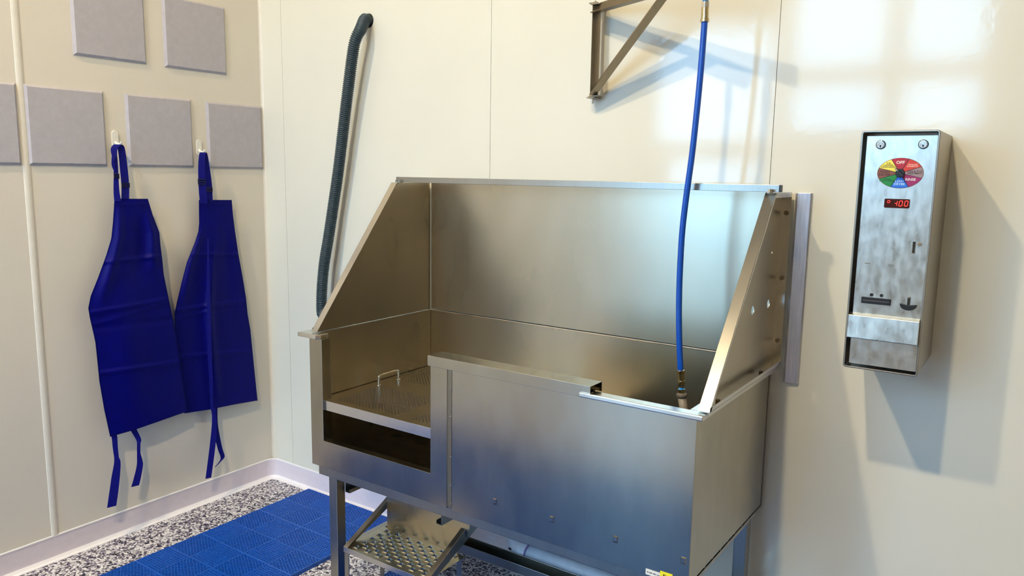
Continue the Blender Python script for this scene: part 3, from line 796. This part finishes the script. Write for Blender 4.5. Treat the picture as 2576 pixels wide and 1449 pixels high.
bm = bmesh.new(); c = at(545, 508, 0, 0.043); box(bm, c.x - 0.001, c.x + 0.001, c.y - 0.06, c.y + 0.07, c.z - 0.008, c.z - 0.0065); mesh_obj('hem_seam', bm, 'apron_strap', A2)
strap(A2, 'waist_tie', [(537, 1025, 0.045), (538, 1045, 0.05), (539, 1070, 0.052), (536, 1110, 0.054), (530, 1160, 0.056), (524, 1203, 0.055)], [0.024, 0.018, 0.024, 0.028, 0.028, 0.027])
strap(A2, 'waist_tie', [(540, 1025, 0.04), (541, 1065, 0.042), (547, 1100, 0.042), (554, 1130, 0.042), (560, 1150, 0.044), (552, 1163, 0.05), (541, 1175, 0.05)], [0.026, 0.026, 0.024, 0.022, 0.02, 0.008, 0.005])
strap(A2, 'waist_tie', [(523, 600, 0.058), (524, 700, 0.062), (526, 800, 0.064), (528, 900, 0.064), (531, 960, 0.062), (533, 1030, 0.056)], [0.006, 0.012, 0.018, 0.02, 0.016, 0.012])

# ================================================================== DRYER HOSE
dh = thing('dryer_hose', (0.74, 0.0, 0.78), 'dark grey corrugated dryer hose hanging from a hole in the wall beside the tub', 'hose')
pix = [(927, 52, 0.0), (922, 58, -0.03), (908, 72, -0.062), (896, 96, -0.078), (888, 130, -0.082), (875, 230, -0.075), (863, 330, -0.07), (851, 430, -0.066), (838, 520, -0.066), (826, 600, -0.07), (816, 660, -0.074), (811, 710, -0.08), (809, 755, -0.085), (811, 790, -0.09)]
HS = at(927, 52, 1, -0.001)
path = spline([HS, HS + Vector((0, -0.022, 0))] + [at(a, b, 1, c) for a, b, c in pix[2:]] + [(0.56, -0.1, 0.95), (0.66, -0.12, 0.82), (0.80, -0.13, 0.76), (0.95, -0.13, 0.74)], 10)
rs_ = resample(path, 0.0017)
rad = [0.0256 if (i % 5) in (1, 2) else (0.0236 if (i % 5) in (0, 3) else 0.0198) for i in range(len(rs_))]
bm = bmesh.new(); tube(bm, rs_, rad, 18); mesh_obj('corrugated_hose', bm, 'rubber', dh, 0, True)
c = at(927, 52, 1, 0.0)
bm = bmesh.new(); n = 28
ri = [[bm.verts.new((c.x + r_ * math.cos(2 * math.pi * k / n), yy, c.z + r_ * math.sin(2 * math.pi * k / n))) for k in range(n)] for r_, yy in ((0.0255, 0.0), (0.0255, -0.003), (0.029, -0.002), (0.030, 0.0))]
for a, b in zip(ri, ri[1:]):
    for k in range(n): bm.faces.new((a[k], a[(k + 1) % n], b[(k + 1) % n], b[k]))
mesh_obj('wall_grommet', bm, 'black', dh, 0, True)

# ================================================================== SWING BOOM
bo = thing('swing_boom', (1.855, 0.0, 1.868), 'triangular steel swing boom hinged to the wall above the tub', 'boom')
HX, HY = 1.862, -0.034
ang = math.radians(-25); D = Vector((math.cos(ang), math.sin(ang), 0)); S = Vector((-D.y, D.x, 0))
Hb = Vector((HX, HY, 0))
def angle_bar(name, p0, p1, w, flip=1):
    p0, p1 = Vector(p0), Vector(p1); d = (p1 - p0).normalized()
    nrm = S * flip; up = d.cross(nrm).normalized()
    if up.z < 0: up = -up
    bm = bmesh.new()
    obar(bm, p0, p1, 0.003, w, up)                                   # upright leaf
    q = -nrm * (w * 0.42) + up * (-w / 2 + 0.0015)
    obar(bm, p0 + q, p1 + q, w * 0.84, 0.003, up)                    # flat leaf
    return mesh_obj(name, bm, 'steel_boom', bo, 0.0006)
bm = bmesh.new(); obar(bm, Hb + Vector((0, 0, 1.872)), Hb + Vector((0, 0, 2.182)), 0.003, 0.030, S); obar(bm, Hb + D * 0.013 - S * 0.0 + Vector((0, 0, 1.872)), Hb + D * 0.013 + Vector((0, 0, 2.182)), 0.028, 0.003, S)
mesh_obj('upright', bm, 'steel_boom', bo, 0.0006)
angle_bar('top_arm', Hb + D * 0.005 + Vector((0, 0, 2.166)), Hb + D * 0.60 + Vector((0, 0, 2.166)), 0.034)
angle_bar('brace', Hb + D * 0.004 + Vector((0, 0, 1.886)), Hb + D * 0.372 + Vector((0, 0, 2.160)), 0.034)
for z in (1.866, 2.184):
    bm = bmesh.new(); box(bm, HX - 0.020, HX + 0.012, -0.05, 0.0, z - 0.002, z + 0.002); mesh_obj('hinge_tab', bm, 'steel_boom', bo, 0.001)
    bm = bmesh.new(); box(bm, HX - 0.012, HX + 0.026, -0.052, -0.016, z + (0.0025 if z < 2 else -0.0065), z + (0.0065 if z < 2 else -0.0025)); mesh_obj('hinge_leaf', bm, 'steel_boom', bo, 0.001)
    bm = bmesh.new(); cyl(bm, (HX - 0.004, HY, z - 0.02 if z < 2 else z - 0.008), (HX - 0.004, HY, z + 0.008 if z < 2 else z + 0.008), 0.0048, 0.0048, 12); mesh_obj('hinge_pin', bm, 'steel_bright', bo)
tipc = Hb + D * 0.545
bm = bmesh.new(); box(bm, tipc.x - 0.018, tipc.x + 0.018, tipc.y - 0.018, tipc.y + 0.018, 2.143, 2.149); mesh_obj('hose_clamp', bm, 'steel_boom', bo, 0.001)

# ================================================================== WASH HOSE
wh = thing('wash_hose', (2.33, -0.25, 0.80), 'bright blue wash hose hanging from the swing boom down into the tub', 'hose')
YH = -0.25
hp = [(1773, 48), (1766, 140), (1757, 240), (1742, 380), (1727, 490), (1717, 575), (1712, 650), (1709, 720), (1708, 790), (1709, 860), (1712, 935)]
pts = spline([at(a, b, 1, YH) for a, b in hp], 8)
bm = bmesh.new(); tube(bm, pts, 0.0092, 16); mesh_obj('blue_tube', bm, 'blue_hose', wh, 0, True)
def seg(name, a, b, r0, r1, mat, n=20, bev=0.0):
    bm = bmesh.new(); cyl(bm, at(*a, 1, YH), at(*b, 1, YH), r0, r1, n); mesh_obj(name, bm, mat, wh, bev)
seg('ferrule', (1773, 55), (1774, 18), 0.0112, 0.0108, 'brass', 24, 0.001)
seg('ferrule_ring', (1773, 56), (1773, 47), 0.0128, 0.0128, 'brass', 24, 0.001)
seg('ferrule_nut', (1774, 20), (1774.5, 4), 0.0125, 0.0125, 'steel_bright', 6, 0.001)
bm = bmesh.new(); tube(bm, [at(1774.5, 6, 1, YH), at(1776, -20, 1, YH), Vector((tipc.x, YH, 2.143))], 0.0085, 14); mesh_obj('swivel_tube', bm, 'light_blue', wh, 0, True)
seg('ferrule_ring', (1712.5, 931), (1712.8, 940), 0.0122, 0.0118, 'brass', 24, 0.001)
seg('ferrule', (1712.8, 938), (1714, 958), 0.0102, 0.0104, 'brass', 24)
seg('ferrule_ring', (1714, 957), (1714, 964), 0.0116, 0.0116, 'brass', 24, 0.001)
seg('swivel_nut', (1714, 964), (1714, 973), 0.0108, 0.0108, 'brass', 6)
seg('swivel_sleeve', (1714, 972), (1714.5, 981), 0.0075, 0.0075, 'light_blue', 16)
seg('swivel_nut', (1714.5, 979), (1715, 990), 0.0112, 0.0112, 'brass', 6)
bm = bmesh.new(); tube(bm, [at(1715, y_, 1, YH) for y_ in (988, 991, 994, 998, 1001)], [0.012, 0.0165, 0.0172, 0.0165, 0.013], 24); mesh_obj('rubber_collar', bm, 'grey_ring', wh, 0, True)
p0, p1 = at(1715, 996, 1, YH), at(1721, 1040, 1, YH)
bm = bmesh.new(); tube(bm, [p0, p1, p1 + (p1 - p0) * 2.0], [0.0128, 0.0128, 0.0125], 20); mesh_obj('spray_wand', bm, 'grey_grip', wh, 0, True)

# ================================================================== STEEL STRIP ON THE WALL
bm = bmesh.new(); prism(bm, [(2.5695, 0.0, 0.953), (2.5695, -0.013, 0.953), (2.577, -0.015, 0.953), (2.614, -0.011, 0.953), (2.6165, -0.008, 0.953), (2.6165, 0.0, 0.953)], (0, 0, 0.600))
tag(mesh_obj('edge_strip', bm, 'steel_strip', None, 0.0008, False, (2.59, 0, 0.953)), 'upright stainless steel edge strip on the wall beside the tub', 'edge strip')

# ================================================================== CONTROL BOX
BX0, BX1, BZ0, BZ1, BY = 2.794, 2.976, 1.093, 1.723, -0.281
cb = thing('control_box', (2.885, 0.0, BZ0), 'tall stainless steel coin operated control box on the wall with a coloured selector dial', 'control box')
bm = bmesh.new(); tw = 0.0045
def rr(x0, x1, z0, z1, r, y, n=5):
    out = []
    for cx, cz, a0 in ((x1 - r, z1 - r, 0), (x0 + r, z1 - r, 90), (x0 + r, z0 + r, 180), (x1 - r, z0 + r, 270)):
        for k in range(n + 1):
            a = math.radians(a0 + 90 * k / n); out.append(Vector((cx + r * math.cos(a), y, cz + r * math.sin(a))))
    return out
rings = [rr(BX0, BX1, BZ0, BZ1, 0.008, 0.0), rr(BX0, BX1, BZ0, BZ1, 0.008, BY + 0.001), rr(BX0 + 0.001, BX1 - 0.001, BZ0 + 0.001, BZ1 - 0.001, 0.0075, BY),
         rr(BX0 + tw, BX1 - tw, BZ0 + tw, BZ1 - tw, 0.004, BY), rr(BX0 + tw, BX1 - tw, BZ0 + tw, BZ1 - tw, 0.004, BY + 0.07)]
rv = [[bm.verts.new(p) for p in ring] for ring in rings]
for a, b in zip(rv, rv[1:]):
    for k in range(len(a)): bm.faces.new((a[k], a[(k + 1) % len(a)], b[(k + 1) % len(a)], b[k]))
bm.faces.new(rv[-1])
mesh_obj('case', bm, 'steel_case', cb, 0.0006)
FY = BY + 0.014
bm = bmesh.new(); box(bm, BX0 + 0.012, BX1 - 0.006, FY, BY + 0.0702, 1.172, BZ1 - 0.013); face = mesh_obj('face_plate', bm, 'steel_plate', cb, 0.0006)
# coin return hood and cup
bm = bmesh.new()
prism(bm, [(BX0 + 0.0055, FY + 0.002, 1.244), (BX0 + 0.0055, BY - 0.006, 1.239), (BX0 + 0.0055, BY - 0.012, 1.178), (BX0 + 0.0055, BY - 0.009, 1.177), (BX0 + 0.0055, FY + 0.003, 1.231)], (BX1 - BX0 - 0.011, 0, 0))
mesh_obj('coin_hood', bm, 'steel_plate', cb, 0.0015)
bm = bmesh.new(); box(bm, BX0 + 0.014, BX1 - 0.0055, BY + 0.006, BY + 0.008, BZ0 + 0.012, 1.182); mesh_obj('coin_cup', bm, 'steel_plate', cb, 0.0006)
def on_face(px, py): return at(px, py, 1, FY)
def disc(name, px, py, r0, th, mat, parent, n=24, bev=0.0):
    c = on_face(px, py); bm = bmesh.new(); cyl(bm, (c.x, FY + 0.0005, c.z), (c.x, FY - th, c.z), r0, r0, n); return mesh_obj(name, bm, mat, parent, bev)
for px, py in ((2216, 364), (2323, 363)):
    lk = disc('lock', px, py, 0.0118, 0.003, 'black', cb)
    c = on_face(px, py)
    bm = bmesh.new(); cyl(bm, (c.x, FY - 0.002, c.z), (c.x, FY - 0.0055, c.z), 0.0102, 0.0098, 24); mesh_obj('lock_cylinder', bm, 'chrome', lk, 0.0006)
    bm = bmesh.new(); box(bm, c.x - 0.001, c.x + 0.001, FY - 0.0062, FY - 0.005, c.z - 0.0075, c.z - 0.001); cyl(bm, (c.x, FY - 0.0062, c.z - 0.003), (c.x, FY - 0.005, c.z - 0.003), 0.0018, 0.0018, 10); mesh_obj('keyhole_shade', bm, 'ink', lk)  # raised black shape painted as the shade inside the key opening
# selector dial: printed oval with eight coloured sectors
dc = on_face(2264.5, 435.5); ea, eb = 0.0540, 0.0388
def ell(a, k=1.0, y=0.0): return Vector((dc.x + ea * k * math.sin(a), FY - y, dc.z + eb * k * math.cos(a)))
bm = bmesh.new(); prism(bm, [ell(2 * math.pi * k / 64, 1.012, 0.0) for k in range(64)], (0, -0.0010, 0)); dial = mesh_obj('selector_dial', bm, 'white_paper', cb)
bm = bmesh.new(); prism(bm, [ell(2 * math.pi * k / 64, 0.995, 0.0010) for k in range(64)], (0, -0.0002, 0)); mesh_obj('dial_outline', bm, 'ink', dial)
bnd = [-23, 23, 62, 99, 118, 156.5, 203, 242, 0]
# sector borders measured clockwise from the top, in true angles on the plate
def pang(px, py):
    p = on_face(px, py); return math.atan2((p.x - dc.x) / ea, (p.z - dc.z) / eb)
bp = [(2244, 402), (2287, 401.5), (2317, 420), (2315.5, 447.5), (2284, 468), (2241.5, 468), (2212, 450), (2213, 423)]
angs = [pang(*p) for p in bp]
for i in range(1, 8):
    while angs[i] < angs[i - 1]: angs[i] += 2 * math.pi
angs.append(angs[0] + 2 * math.pi)
secs = [('red', (172, 22, 44)), ('orange', (204, 56, 36)), ('mauve', (152, 128, 132)), ('magenta', (150, 28, 96)), ('blue', (24, 104, 214)), ('green', (10, 128, 48)), ('brown', (126, 72, 52)), ('yellow', (244, 228, 84))]
for k, (nm, rgb) in enumerate(secs):
    M['dial_' + nm] = plain('dial_' + nm, rgb, 0.45)
    a0, a1 = angs[k] + 0.014, angs[k + 1] - 0.014
    pts = [ell((a0 + a1) / 2, 0.04, 0.0012)] + [ell(a0 + (a1 - a0) * q / 14, 0.975, 0.0012) for q in range(15)]
    bm = bmesh.new(); prism(bm, pts, (0, -0.0002, 0)); mesh_obj('dial_sector', bm, 'dial_' + nm, dial)
M['pale_blue_ink'] = plain('pale_blue_ink', (190, 226, 250), 0.5); M['pale_red_ink'] = plain('pale_red_ink', (250, 196, 178), 0.5)
M['dark_green_ink'] = plain('dark_green_ink', (4, 74, 28), 0.5); M['dark_brown_ink'] = plain('dark_brown_ink', (54, 18, 14), 0.5)
for body, px, py, size, ink in (('OFF', 2265.5, 409, 0.0105, 'white_paper'), ('TEARLESS\nSHAMPOO', 2296, 416.5, 0.0050, 'pale_red_ink'), ('FLEA & TICK\nTREATMENT', 2301.5, 433.8, 0.0056, 'ink'), ('RINSE', 2290.5, 451.8, 0.0086, 'white_paper'),
                               ('LOW\nDRYER', 2262.5, 460, 0.0080, 'pale_blue_ink'), ('CREAM\nCONDITIONER', 2231, 453, 0.0048, 'dark_green_ink'), ('HIGH\nDRYER', 2225.5, 436, 0.0085, 'dark_brown_ink'), ('TUB\nCLEANER/\nDEODORIZER', 2235, 416, 0.0051, 'ink')):
    p = on_face(px, py)
    text_mesh('lettering', body, size, ink, dial, (p.x, FY - 0.00155, p.z), ((1, 0, 0), (0, 0, 1)), 1.08)
bm = bmesh.new(); cyl(bm, (dc.x, FY - 0.001, dc.z), (dc.x, FY - 0.006, dc.z), 0.0115, 0.0105, 28); knob = mesh_obj('selector_knob', bm, 'black', cb, 0.0008)
pk = on_face(2250.5, 421); kd = Vector((pk.x - dc.x, 0, pk.z - dc.z)).normalized()
bm = bmesh.new(); obar(bm, Vector((dc.x, FY - 0.011, dc.z)) - kd * 0.012, Vector((dc.x, FY - 0.011, dc.z)) + kd * 0.0075, 0.0075, 0.010, (0, -1, 0)); obar(bm, Vector((dc.x, FY - 0.008, dc.z)) + kd * 0.006, Vector((dc.x, FY - 0.006, dc.z)) + kd * 0.0165, 0.0042, 0.004, (0, -1, 0))
mesh_obj('pointer', bm, 'black', knob, 0.001)
bm = bmesh.new(); obar(bm, Vector((dc.x, FY - 0.0103, dc.z)) + kd * 0.007, Vector((dc.x, FY - 0.0085, dc.z)) + kd * 0.0155, 0.0011, 0.0006, (0, -1, 0)); mesh_obj('pointer_line', bm, 'white_paper', knob)
# LED display
a, b = on_face(2225.5, 499.5), on_face(2287.5, 524.5)
bm = bmesh.new(); prism(bm, rr(min(a.x, b.x), max(a.x, b.x), min(a.z, b.z), max(a.z, b.z), 0.003, FY + 0.0005), (0, -0.0015, 0)); disp = mesh_obj('display', bm, 'lcd', cb)
def segdigit(px, py, w, h, on):
    c = on_face(px, py); t = w * 0.2; sl = 0.12
    S7 = {'a': (0, h, 1), 'g': (0, 0, 1), 'd': (0, -h, 1), 'f': (-w, h / 2, 0), 'b': (w, h / 2, 0), 'e': (-w, -h / 2, 0), 'c': (w, -h / 2, 0)}
    bm = bmesh.new()
    for s in on:
        x, z, hor = S7[s]
        hw, hh = (w * 0.8, t) if hor else (t, h * 0.42)
        P = [(x + i * hw, z + j * hh) for i, j in ((-1, -1), (1, -1), (1, 1), (-1, 1))]
        prism(bm, [(c.x + u + v * sl, FY - 0.0011, c.z + v) for u, v in P], (0, -0.0004, 0))
    mesh_obj('digit', bm, 'led', disp)
segdigit(2236, 507, 0.0026, 0.0028, 'adefbc'); segdigit(2253.5, 511.5, 0.0030, 0.0062, 'bcg'); segdigit(2266, 512, 0.0036, 0.0066, 'abcdef'); segdigit(2280, 512, 0.0036, 0.0066, 'abcdef')
# slots, buttons, bill acceptor, reject lever
def slab(name, x0p, y0p, x1p, y1p, th, mat, bev=0.0, parent=cb):
    a, b = on_face(x0p, y0p), on_face(x1p, y1p); bm = bmesh.new(); box(bm, min(a.x, b.x), max(a.x, b.x), FY - th, FY + 0.0005, min(a.z, b.z), max(a.z, b.z)); return mesh_obj(name, bm, mat, parent, bev)
slab('coin_slot_plate', 2296.2, 607, 2301.6, 638, 0.0010, 'chrome'); slab('coin_slot_shade', 2297.4, 608, 2300.4, 636.5, 0.0014, 'ink')  # coin opening is a flat black slab, its inner shade put in as colour
disc('push_button', 2313, 614, 0.0046, 0.004, 'chrome', cb, 20, 0.0008)
slab('vent_slit', 2175.5, 661, 2189, 664, 0.0008, 'steel_boom'); slab('vent_slit', 2235.5, 665.5, 2249.5, 668.5, 0.0008, 'steel_boom')
disc('indicator', 2192.5, 741.5, 0.0042, 0.002, 'ink', cb); disc('indicator', 2217.5, 743.5, 0.0042, 0.002, 'ink', cb)
a, b = on_face(2167, 757), on_face(2241, 757); cz = on_face(2204, 757).z
bm = bmesh.new(); box(bm, a.x, b.x, FY - 0.004, FY + 0.0005, cz - 0.0088, cz + 0.0088); bill = mesh_obj('bill_slot', bm, 'black', cb, 0.001)
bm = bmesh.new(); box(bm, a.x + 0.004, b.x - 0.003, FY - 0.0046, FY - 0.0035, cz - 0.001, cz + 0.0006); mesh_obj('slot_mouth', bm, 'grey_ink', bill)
c = on_face(2285, 767); c2 = on_face(2287, 748)
bm = bmesh.new(); prism(bm, [(c.x - 0.0205, FY - 0.001, c.z + 0.003)] + [(c.x - 0.0195 * math.cos(math.pi * k / 16), FY - 0.001, c.z + 0.0005 - 0.0145 * math.sin(math.pi * k / 16)) for k in range(17)] + [(c.x + 0.0205, FY - 0.001, c.z + 0.003), (c.x, FY - 0.001, c.z - 0.0005)], (0, -0.005, 0))
lev = mesh_obj('reject_lever', bm, 'black', cb, 0.001)
bm = bmesh.new(); box(bm, c2.x - 0.003, c2.x + 0.003, FY - 0.003, FY, c.z, c2.z); mesh_obj('lever_slot_shade', bm, 'ink', lev)  # flat black slab in place of the shaded lever opening
bm = bmesh.new(); cyl(bm, (c2.x, FY - 0.001, c2.z), (c2.x, FY - 0.005, c2.z), 0.0028, 0.0024, 12); mesh_obj('lever_pin', bm, 'chrome', lev)

dial['label'] = 'oval dial with eight coloured sectors'; disp['label'] = 'red lit digital display'; wlab['label'] = 'small white sticker'; ylab['label'] = 'bright yellow sticker'
